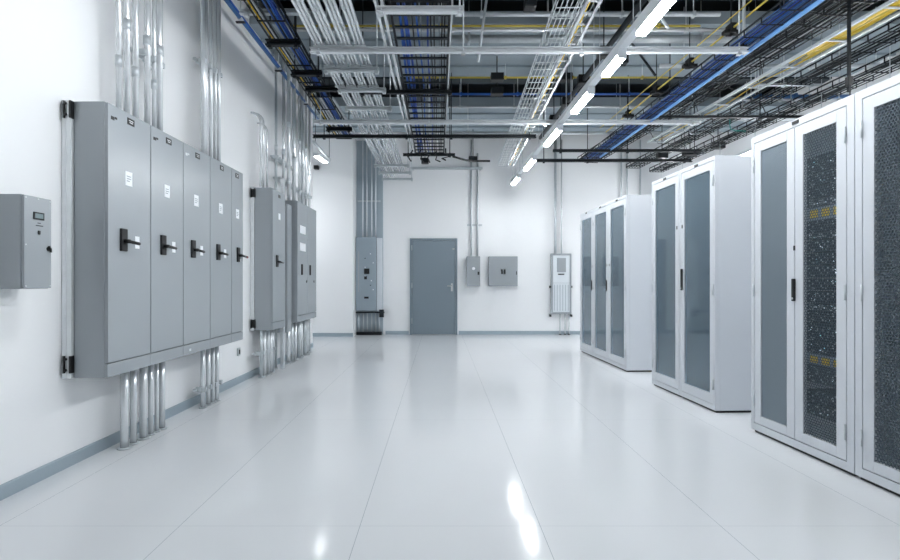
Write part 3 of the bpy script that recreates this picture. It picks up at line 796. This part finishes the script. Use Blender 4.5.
# black conduit beside the lamp row with yellow conduit
a, b_ = line((648, -6), (540, 138), 2.55, .6)
q = MB(); q.tube([a, (a + b_) / 2, b_], .03, 10); o = tag(mid(q, 'conduit_pipe', M_dark), 'thick black pipe running above the left side of the ceiling lamps', 'pipe')
for t in (.35, .5, .65, .8):
    p = a + (b_ - a) * t - o.location
    q = MB(); q.box(-.07, .07, -.05, .05, -.05, .06, .006); q.build('pipe_clamp', M_black, o, p)
    q = MB(); q.tube([p + Vector((0, 0, .05)), p + Vector((0, 0, PZ - p.z - o.location.z - .004))], .007, 6); q.build('hanger_rod', M_dark, o)
a, b_ = line((655, 0), (548, 140), 2.7, .6)
q = MB(); q.tube([a, (a + b_) / 2, b_], .012, 8); tag(mid(q, 'conduit_pipe', M_ylp), 'thin yellow pipe above the black pipe by the ceiling lamps', 'pipe')

# yellow pipe pair right of the lamps
for i, (p0, p1) in enumerate((((767, 0), (606, 132)), ((752, 0), (600, 128)))):
    a, b_ = line(p0, p1, 2.6, .6); q = MB(); q.tube([a, (a + b_) / 2, b_], (.010, .006)[i], 8)
    o = tag(mid(q, 'conduit_pipe', M_ylp), ('thicker yellow pipe running beside the blue cable tray', 'thinner yellow pipe left of the thicker one by the blue tray')[i], 'pipe')
    if i == 0:
        for t in (.25, .42, .6, .8):
            p = a + (b_ - a) * t - o.location
            q = MB(); q.box(-.08, .08, -.03, .03, -.05, -.015); q.box(-.03, .03, -.05, .05, -.05, .05, .005); q.build('pipe_clamp', M_black, o, p)
            q = MB(); q.tube([p, p + Vector((0, 0, PZ - p.z - o.location.z - .004))], .006, 6); q.build('hanger_rod', M_dark, o)

# blue tray
a, b_ = line((811, 0), (590, 160), HS + .08, 1.2)
basket_tray(a, b_, .30, M_dark, 'wide blue-filled cable tray running over the white racks', step=.22, n_long=4, wire=.004, side=.05)
for i in range(11):
    cable(a, b_, -.13 + i * .0258, .014 + .008 * (i % 2), .0095, (M_blue, M_bluep, M_navy, M_bluep)[i % 4], '%s blue cable from the left in the wide tray over the racks' % ORD[i].capitalize(), 'blue cables over the racks', amp=.006)
a, b_ = line((823, 1), (600, 158), HS + .03, 1.2)
q = MB(); q.sweep([(-.009, 0), (.009, 0), (.009, .03), (-.009, .03)], a, b_); tag(mid(q, 'tray_rail', mat('pale_blue_steel', rgb(110, 160, 215), .35)), 'pale rail along the lower edge of the blue cable tray', 'rail')

# white ladder with yellow cables
a, b_ = line((906, 3), (655, 143), HS + .05, 1.0)
ladder_tray(a, b_, .24, M_zinc2, 'steel ladder tray with bright yellow cables at the upper right', step=.5, side=.028, rung=.006)
mid_p = P(806, 55, HS + .05)
dlt = (b_ - a).normalized()
ye = a + dlt * ((mid_p - a).dot(dlt))
for i in range(11):
    cable(a, ye + dlt * (.25 * random.random()), -.085 + i * .017, .03, .0085, M_yel if i % 4 != 2 else M_ylp, '%s yellow cable from the left in the upper right ladder tray' % ORD[i].capitalize(), 'yellow cables upper right', amp=.006)
for i in range(3):
    cable(ye, b_, -.06 + i * .06, .03, .006, (M_ylp, M_grc, M_yel)[i], '%s thin cable from the left at the far end of the white ladder tray' % ORD[i].capitalize(), 'thin cables in the white ladder tray', amp=.02)

# darker trays around them
dark_runs = [((862, 0), (628, 140), HS + .22, .28, 'dark basket tray with grey cables between the blue tray and the white ladder'),
             ((905, 30), (672, 148), HS + .25, .3, 'dark basket tray with mixed cables right of the white ladder'),
             ((900, 62), (700, 152), HS + .12, .3, 'dark basket tray just above the tops of the double-door racks'),
             ((840, 0), (612, 142), HS + .45, .2, 'highest dark basket tray over the racks')]
for j, (p0, p1, h, w, lab) in enumerate(dark_runs):
    a, b_ = line(p0, p1, h, .8)
    b_ = b_ + (b_ - a).normalized() * min(1.5, YB - .35 - b_.y)
    basket_tray(a, b_, w, M_dark, lab, step=.2, n_long=5, wire=.0045, side=.06)
    place = ('between the blue tray and white ladder', 'right of the white ladder', 'just above the double-door racks', 'in the highest dark tray')[j]
    for i in range(6):
        cable(a, b_, -w / 2 + .03 + i * (w - .06) / 5, .016, .008, (M_black, M_grc, M_dark, M_white, M_black, M_grc)[i], '%s cable from the left in the dark tray %s' % (ORD[i].capitalize(), place), 'cables in dark trays', amp=.02)
# loose cables looping across the trays on the right
for i in range(14):
    k = (0, 1, 3)[i % 3]
    (u0, u1, hh, _, _), (v0, v1, h2, _, _) = dark_runs[k], dark_runs[{0: 1, 1: 2, 3: 0}[k]]
    t = .28 + .048 * i
    a, b_ = P(*u0, hh).lerp(P(*u1, hh), t), P(*v0, h2).lerp(P(*v1, h2), t + .05)
    a.z += .012; b_.z += .012
    q = MB(); pts = []
    for n_ in range(9):
        w_ = n_ / 8; p = a.lerp(b_, w_); p.z += .0 - .13 * math.sin(PI * w_); p.y += .15 * math.sin(2 * PI * w_ + i) * math.sin(PI * w_); pts.append(p)
    q.tube(pts, .005 + .002 * (i % 3), 6)
    tag(mid(q, 'data_cable', M_teal if i in (7,) else (M_black, M_grc)[i % 4 == 1]), 'loose cable looping between overhead trays above the white racks', 'cable', 'loose cables over the racks')
# drop posts
for i, (px, py0, py1, yy, lab) in enumerate(((849, 16, 92, 4.0, 'black square post hanging over the nearest double-door rack'), (748, -30, 52, 4.5, 'grey post at the right end of the long front channel'))):
    x = (px - VX) / F * yy; za = CAM + (VY - py1) / F * yy
    q = MB(); q.box(x - .011, x + .011, yy - .011 + (.06 if i else 0), yy + .011 + (.06 if i else 0), za, CEIL - .004, .003); o = tag(mid(q, 'drop_post', (M_dark, M_zinc2)[i]), lab, 'post')
    q = MB(); q.box(-.02, .02, -.02, .02, za + .05, za + .13, .004); q.build('bracket', M_black, o, (0, .0, -o.location.z))

# cross-room pipes high up
def cross(py, px0, px1, h, r, m, label):
    y = F * h / (VY - py); q = MB(); xa, xb = (px0 - VX) / F * y, (px1 - VX) / F * y
    q.tube([(xa, y, CAM + h), ((xa + xb) / 2, y, CAM + h), (xb, y, CAM + h)], r, 8)
    o = tag(mid(q, 'conduit_pipe', m), label, 'pipe')
    for t in (.1, .37, .63, .9):
        x = xa + (xb - xa) * t - o.location.x
        q = MB(); q.tube([(x, 0, r), (x, 0, CEIL - CAM - h - .004)], .005, 5); q.build('hanger_rod', M_zinc2, o)
        q = MB(); q.box(x - .015, x + .015, -r - .006, r + .006, -r - .006, r + .006); q.build('pipe_clip', m if m is not M_white else M_zinc2, o)
cross(14.5, 455, 720, 2.95, .022, M_white, 'white pipe crossing the room highest in the picture')
cross(26, 290, 700, 2.98, .014, M_ylp, 'yellow pipe crossing the room behind the front white pipe')
cross(30, 290, 730, 2.95, .02, M_zinc, 'silver pipe crossing the room below the first yellow pipe')
cross(39, 440, 730, 3.05, .05, M_zinc2, 'thick grey pipe crossing the room behind the long front channel')
cross(77.5, 410, 668, 3.0, .014, M_ylp, 'yellow pipe crossing in front of the dark ceiling gap')
cross(94, 440, 650, 2.95, .018, M_blue, 'blue pipe crossing the room behind the dark ceiling gap')
cross(96.5, 745, 880, 2.6, .03, M_bluep, 'blue pipe crossing high above the double-door racks')
cross(85, 745, 850, 2.45, .018, M_white, 'thin white pipe crossing above the nearest double-door rack')
cross(100, 740, 850, 2.5, .016, M_white, 'thin white pipe behind the blue one over the double-door racks')
cross(66, 660, 900, 2.9, .03, M_zinc2, 'grey pipe crossing behind the yellow cable ladder')
cross(107, 440, 640, 2.95, .02, M_zinc, 'silver pipe crossing the room behind the blue pipe')
cross(118, 680, 860, 2.7, .05, M_white, 'thick white pipe crossing over the middle white racks')
cross(133, 440, 720, 2.75, .03, M_zinc2, 'grey pipe crossing far back near the wall')
# black boxes on the ceiling
for i, (px, py, h, w) in enumerate(((530, 6, 2.85, .06), (497, 79, 2.85, .09), (497, 93, 2.8, .09), (566, 79, 2.9, .08), (620, 62, 2.8, .09), (425, 162, 2.35, .07), (473, 160, 2.55, .09), (690, 154, 2.3, .12), (718, 147, 2.35, .1), (662, 157, 2.3, .09))):
    p = P(px, py, h); q = MB(); q.box(p.x - w, p.x + w, p.y - .06, p.y + .06, p.z - .03, p.z + .07, .006)
    o = tag(mid(q, 'junction_box', M_black), ('black box hanging at the top edge above the door', 'upper of two black boxes before the dark ceiling gap', 'lower of two black boxes before the dark ceiling gap', 'black box between the pale tray and lamps', 'black box right of the ceiling lamps', 'black box under the far end of the middle tray', 'black box on the black curved cable near the far wall', 'black box under the dark trays above the middle pair of racks', 'black box hanging above the side of the middle pair of racks', 'black box over the gap between the far and middle racks')[i], 'box')
    q = MB(); q.tube([(0, 0, .05), (0, 0, (PZ if h > 2.4 else PZ) - o.location.z - .004)], .008, 6); q.build('hanger_rod', M_dark, o)
    q = MB(); q.box(-w * .8, w * .8, -.066, -.06, -.04, .04); q.build('lid', M_dark, o)
a = P(453, 156.5, 2.5); b_ = P(478, 161, 2.55); c = P(490, 161, 2.55)
q = MB(); q.tube([a, a.lerp(b_, .5) - Vector((0, 0, .03)), b_, c], .022, 8); tag(mid(q, 'armoured_cable', M_black), 'black curved armoured cable above the small upright wall box', 'cable')
# diagonal seismic braces
for i, (p0, p1, h0, h1) in enumerate((((668, 28), (640, 62), 2.3, 3.1), ((655, 75), (632, 105), 2.3, 3.1), ((478, 62), (489, 52), 2.4, 3.15), ((706, 96), (735, 120), 2.3, 3.1))):
    a, b_ = P(*p0, h0), P(*p1, h0); b_ = Vector((b_.x, b_.y, CAM + h1))
    q = MB(); q.tube([a, b_], .014, 6)
    o = tag(mid(q, 'brace_rod', M_dark if i % 2 else M_zinc2), ('steel brace rod right of the nearest ceiling lamp', 'dark brace rod right of the second ceiling lamp', 'pale brace rod above the long front channel', 'steel brace rod beside the blue tray')[i], 'brace')

# ------------------------------------------------------------------ server racks
RH = 2.35
RZ = -PI / 2 + 0.038
RD = 1.0
def rack_at(name, y_far, y_near):
    yc = (y_far + y_near) / 2
    e = empty(name, (rk(yc), yc, 0), RZ)
    return e, (y_far - y_near)

def rack(y_far, y_near, label, group, leaves, fill, frame=(.02, .02), topr=.045, botr=.07, stile=.058, legtop=.07, legbot=.085, hz=(1.06, 1.22), zl=1.42):
    """local x: along the row towards the camera, local y: into the rack"""
    e, W = rack_at('server_rack', y_far, y_near)
    tag(e, label, 'rack', group)
    hw = W / 2 - .001
    q = MB(); q.box(-hw + .015, hw - .015, .02, RD - .02, 0, .022); q.build('plinth', M_black, e)  # recessed base, its black colour stands in for the gap shadow
    for s in (-1, 1):
        q = MB(); q.box(*( (-hw, -hw + .018) if s < 0 else (hw - .018, hw)), .045, RD, .022, RH, .002); q.build('side_panel', M_rack, e)
    q = MB(); q.box(-hw + .0185, hw - .0185, .045, RD, RH - .03, RH - .002); q.build('top_panel', M_rack, e)
    q = MB(); q.box(-hw + .0185, hw - .0185, .045, RD, .0225, .05); q.build('bottom_panel', M_rackin, e)
    q = MB(); q.box(-hw + .0185, hw - .0185, RD - .02, RD - .001, .051, RH - .031); mid(q, 'back_panel', M_perf, e)
    q = MB(); fl, fr_ = frame
    q.box(-hw, -hw + fl, 0, .044, .022, RH); q.box(hw - fr_, hw, 0, .044, .022, RH)
    q.box(-hw + fl, hw - fr_, 0, .044, RH - topr, RH); q.box(-hw + fl, hw - fr_, 0, .044, .022, botr)
    q.build('front_frame', M_rack, e)
    lo, hi = -hw + fl + .005, hw - fr_ - .005
    n = len(leaves); lw = (hi - lo) / n
    for i, (kind, hinge) in enumerate(leaves):
        a, c = lo + i * lw + (.0025 if i else 0), lo + (i + 1) * lw - (.0025 if i < n - 1 else 0)
        z0, z1 = botr + .006, RH - topr - .006
        q = MB()
        q.box(a, a + stile, 0, .03, z0, z1, .002); q.box(c - stile, c, 0, .03, z0, z1, .002)
        q.box(a + stile, c - stile, 0, .03, z1 - legtop, z1, .002); q.box(a + stile, c - stile, 0, .03, z0, z0 + legbot, .002)
        d = q.build('door', M_rack, e)
        cx, cz = (a + c) / 2, (z0 + z1) / 2
        q = MB(); q.box(a + stile - .004 - cx, c - stile + .004 - cx, .008, .012, z0 + legbot - .004 - cz, z1 - legtop + .004 - cz)
        q.build('perforated_panel' if kind != 'glass' else 'glass_pane', {'perf': M_perf, 'fine': M_perff}.get(kind, M_glass), d, (cx, 0, cz))
        hxp = a if hinge == 'L' else c
        for z in (z0 + .18, z0 + 1.05, z1 - .18):
            h = MB(); h.tube([(hxp, -.007, z - .05), (hxp, -.007, z + .05)], .006, 8); h.build('hinge', M_zinc2, d)
        hx_ = (c - (.02 if n == 1 else -.001)) if hinge == 'L' else (a + .02)
        if hz and i == 0:
            h = MB(); h.box(hx_ - .013, hx_ + .013, -.016, 0, hz[0], hz[1], .005); hh_ = h.build('swing_handle', M_black, d)
            h = MB(); h.disc((hx_, -.017, hz[0] + .02), (0, 1, 0), .008, .005, 10); h.build('lock', M_zinc, hh_)
        if n == 1 or i == 0:
            h = MB(); h.box(hx_ - .008, hx_ + .008, -.004, 0, zl, zl + .035, .001); h.build('strike_plate', M_dark, d)
    # mounting rails
    for s in (-1, 1):
        for yy in (.24, .8):
            q = MB(); x = s * .255 if W > .55 and False else s * (min(.26, hw - .03))
            q.box(x - .014, x + .014, yy, yy + .03, .05, RH - .031); r = q.build('mounting_rail', M_zinc, e)
            if yy < .5:
                q = MB()
                for k in range(44): q.box(x - .005, x + .005, yy - .001, yy, .09 + k * .05, .1 + k * .05)
                q.build('square_hole', M_black, r)
    q = MB(); q.box(-.03, .03, -.006, -.001, RH - .035, RH - .012, .001); q.build('badge', M_black, e)
    # equipment
    place, items = fill
    eq = []
    for (z, hgt, kind, depth, setb) in items:
        if kind == 'shelfgap': continue
        eq.append((z, hgt, kind, depth, setb))
    eq.sort(reverse=True)
    cnt = 0
    ca, sa = math.cos(RZ), math.sin(RZ)
    for (z, hgt, kind, depth, setb) in eq:
        px_, py_ = 0.0, setb
        wx = e.location.x + px_ * ca - py_ * sa; wy = e.location.y + px_ * sa + py_ * ca
        nm = {'server': 'rack_server', 'switch': 'network_switch', 'patch': 'patch_panel', 'box': 'storage_unit'}[kind]
        it = empty(nm, (wx, wy, z), RZ)
        num = ORD[cnt] if cnt < 20 else ORD[cnt - 20].replace('first', 'twenty-first').replace('second', 'twenty-second').replace('third', 'twenty-third').replace('fourth', 'twenty-fourth').replace('fifth', 'twenty-fifth')
        word = {'server': 'dark server', 'switch': 'network switch', 'patch': 'yellow-tagged patch panel', 'box': 'pale storage unit'}[kind]
        tag(it, '%s unit from the top, %s, inside the %s' % (num, word, place), {'server': 'server', 'switch': 'switch', 'patch': 'patch panel', 'box': 'server'}[kind], 'equipment in the ' + place)
        cnt += 1
        ww = min(.24, hw - .06)
        q = MB(); q.box(-ww + .006, ww - .006, .022, depth, .001, hgt - .001); q.build('chassis', M_srvbody if kind != 'box' else M_rack, it)
        q = MB(); q.box(-ww, ww, 0, .0215, .001, hgt - .002, .001); fp = q.build('faceplate', {'server': M_srv, 'switch': M_srv2, 'patch': M_pp, 'box': M_rack}[kind], it)
        if kind in ('server', 'switch'):
            for k in range(5):
                x = -ww + .03 + random.random() * (2 * ww - .06); zz = hgt * random.uniform(.25, .75)
                q = MB(); q.box(x - .003, x + .003, -.002, 0, zz - .003, zz + .003); q.build('status_light', M_led if random.random() < .7 else M_ledg, fp)
            for s in (-1, 1):
                q = MB(); q.box(s * (ww - .012) - .005, s * (ww - .012) + .005, -.02, 0, hgt * .25, hgt * .75, .002); q.build('pull_handle', M_zinc, fp)
        elif kind == 'patch':
            for k in range(4):
                x = -ww + .05 + k * .1
                q = MB(); q.box(x, x + .065, -.003, 0, hgt * .2, hgt * .8); q.build('yellow_tag', M_tag, fp)
        else:
            q = MB()
            for k in range(10): q.box(-ww + .03 + k * .042, -ww + .05 + k * .042, -.002, 0, hgt * .35, hgt * .6)
            q.build('drive_slot', M_black, fp)
    return e

def stack(seq, z0=.1):
    out = []; z = z0
    for kind, h in seq:
        if kind: out.append((z, h, kind, .62, .27))
        z += h + .004
    return out
full = [('server', .09), ('box', .14), (None, .04), ('server', .09), ('server', .09), ('patch', .085), ('server', .09), ('server', .09), ('switch', .045), ('server', .09), ('server', .09), ('server', .09), ('server', .13), ('server', .09), ('switch', .045), ('server', .09), ('patch', .1), ('switch', .05), ('switch', .05), ('server', .09), ('server', .09), ('server', .09), ('server', .09)]
full2 = [(None, .1), ('server', .09), ('server', .09), (None, .05), ('server', .13), ('patch', .085), ('server', .09), ('server', .13), ('server', .09), ('switch', .045), ('server', .09), ('server', .09), ('server', .09), ('server', .09), ('server', .09), ('switch', .045), ('server', .09), ('patch', .1), ('switch', .05), ('server', .09), ('server', .09), ('server', .13)]
LR2 = [('perf', 'L'), ('perf', 'R')]
kw = dict(frame=(.03, .05), stile=.07, topr=.05, botr=.075, legtop=.075, legbot=.065)
rack(3.778, 2.876, 'nearest fully visible white double-door rack with perforated doors', None, [('fine', 'L'), ('perf', 'R')], ('nearest whole double-door rack', stack(full2)), **kw)
rack(2.872, 1.97, 'white double-door rack cut off by the right edge of the photo', None, LR2, ('rack cut by the right edge', stack(full)), frame=(.045, .03), stile=.07, topr=.05, botr=.075, legtop=.075, legbot=.065)
kg = dict(frame=(.02, .02), stile=.055, topr=.035, botr=.07, legtop=.075, legbot=.09)
sparse = [(None, .1), ('server', .09), (None, .25), ('server', .09), ('server', .09), (None, .3), ('switch', .045), (None, .2), ('server', .09), (None, .3), ('patch', .05), ('switch', .045)]
mids = [('box', .1), (None, .1), ('server', .09), ('server', .09), (None, .2), ('server', .09), ('server', .09), (None, .16), ('server', .09), ('server', .09), ('server', .09), (None, .2), ('switch', .045), ('patch', .085), ('switch', .045), (None, .1), ('server', .09)]
rack(5.455, 4.868, 'far one of the middle pair of glass-door white racks', 'glass-door racks', [('glass', 'L')], ('far rack of the middle pair', stack(sparse)), hz=None, zl=1.745, **kg)
rack(4.866, 4.279, 'near one of the middle pair of glass-door white racks, with its blank side in view', 'glass-door racks', [('glass', 'R')], ('near rack of the middle pair', stack(mids)), hz=(1.11, 1.33), zl=1.745, **kg)
rack(8.046, 7.44, 'farthest of the three far glass-door white racks', 'glass-door racks', [('glass', 'L')], ('farthest of the three far racks', stack(sparse[:5])), **kg)
rack(7.438, 6.832, 'middle one of the three far glass-door white racks', 'glass-door racks', [('glass', 'L')], ('middle one of the three far racks', stack(sparse[:5])), **kg)
rack(6.83, 6.218, 'nearest of the three far glass-door white racks, with its blank side in view', 'glass-door racks', [('glass', 'R')], ('nearest of the three far racks', stack(sparse)), hz=None, **kg)

for place, yc, xo, n in (('nearest whole double-door rack', 3.327, -.285, 4), ('nearest whole double-door rack', 3.327, .30, 3), ('rack cut by the right edge', 2.421, -.30, 4), ('near rack of the middle pair', 4.5725, -.215, 3)):
    for k in range(n):
        xx, dd = xo + k * .017, .17 + .02 * (k % 2)
        ca, sa = math.cos(RZ), math.sin(RZ)
        bx_, by_ = rk(yc) + xx * ca - dd * sa, yc + xx * sa + dd * ca
        q = MB(); pts = []
        for t in range(15):
            pts.append((bx_ + .006 * math.sin(t * 1.9 + k), by_ + .008 * math.sin(t * 1.3 + 2 * k), .06 + t * .157))
        q.tube(pts, .007, 6)
        tag(mid(q, 'data_cable', (M_white, M_grc, M_black, M_blue)[k % 4]), '%s upright cable %s inside the %s' % (ORD[k].capitalize(), 'on far side' if xo < 0 else 'on near side', place), 'cable', 'upright cables in racks')

# ------------------------------------------------------------------ world, camera, view
w = bpy.data.worlds.new('World'); S.world = w; w.use_nodes = True
w.node_tree.nodes['Background'].inputs[0].default_value = (0.6, 0.75, 0.9, 1)
w.node_tree.nodes['Background'].inputs[1].default_value = 0.3
cam = bpy.data.cameras.new('camera'); co = bpy.data.objects.new('camera', cam); COL.objects.link(co)
co.location = (0, 0, CAM); co.rotation_euler = (PI / 2, 0, 0)
cam.sensor_width = 36; cam.sensor_fit = 'HORIZONTAL'; cam.lens = 36 * F / 900
cam.shift_x = (450 - VX) / 900; cam.shift_y = (VY - 280) / 900
cam.clip_start = .05
S.camera = co
S.view_settings.view_transform = 'Standard'; S.view_settings.look = 'None'
S.view_settings.gamma = 1; S.view_settings.use_curve_mapping = False
S.view_settings.exposure = 0.32
S.cycles.max_bounces = 10; S.cycles.diffuse_bounces = 6; S.cycles.transparent_max_bounces = 16
S.cycles.caustics_reflective = False; S.cycles.caustics_refractive = False
S.cycles.sample_clamp_indirect = 8
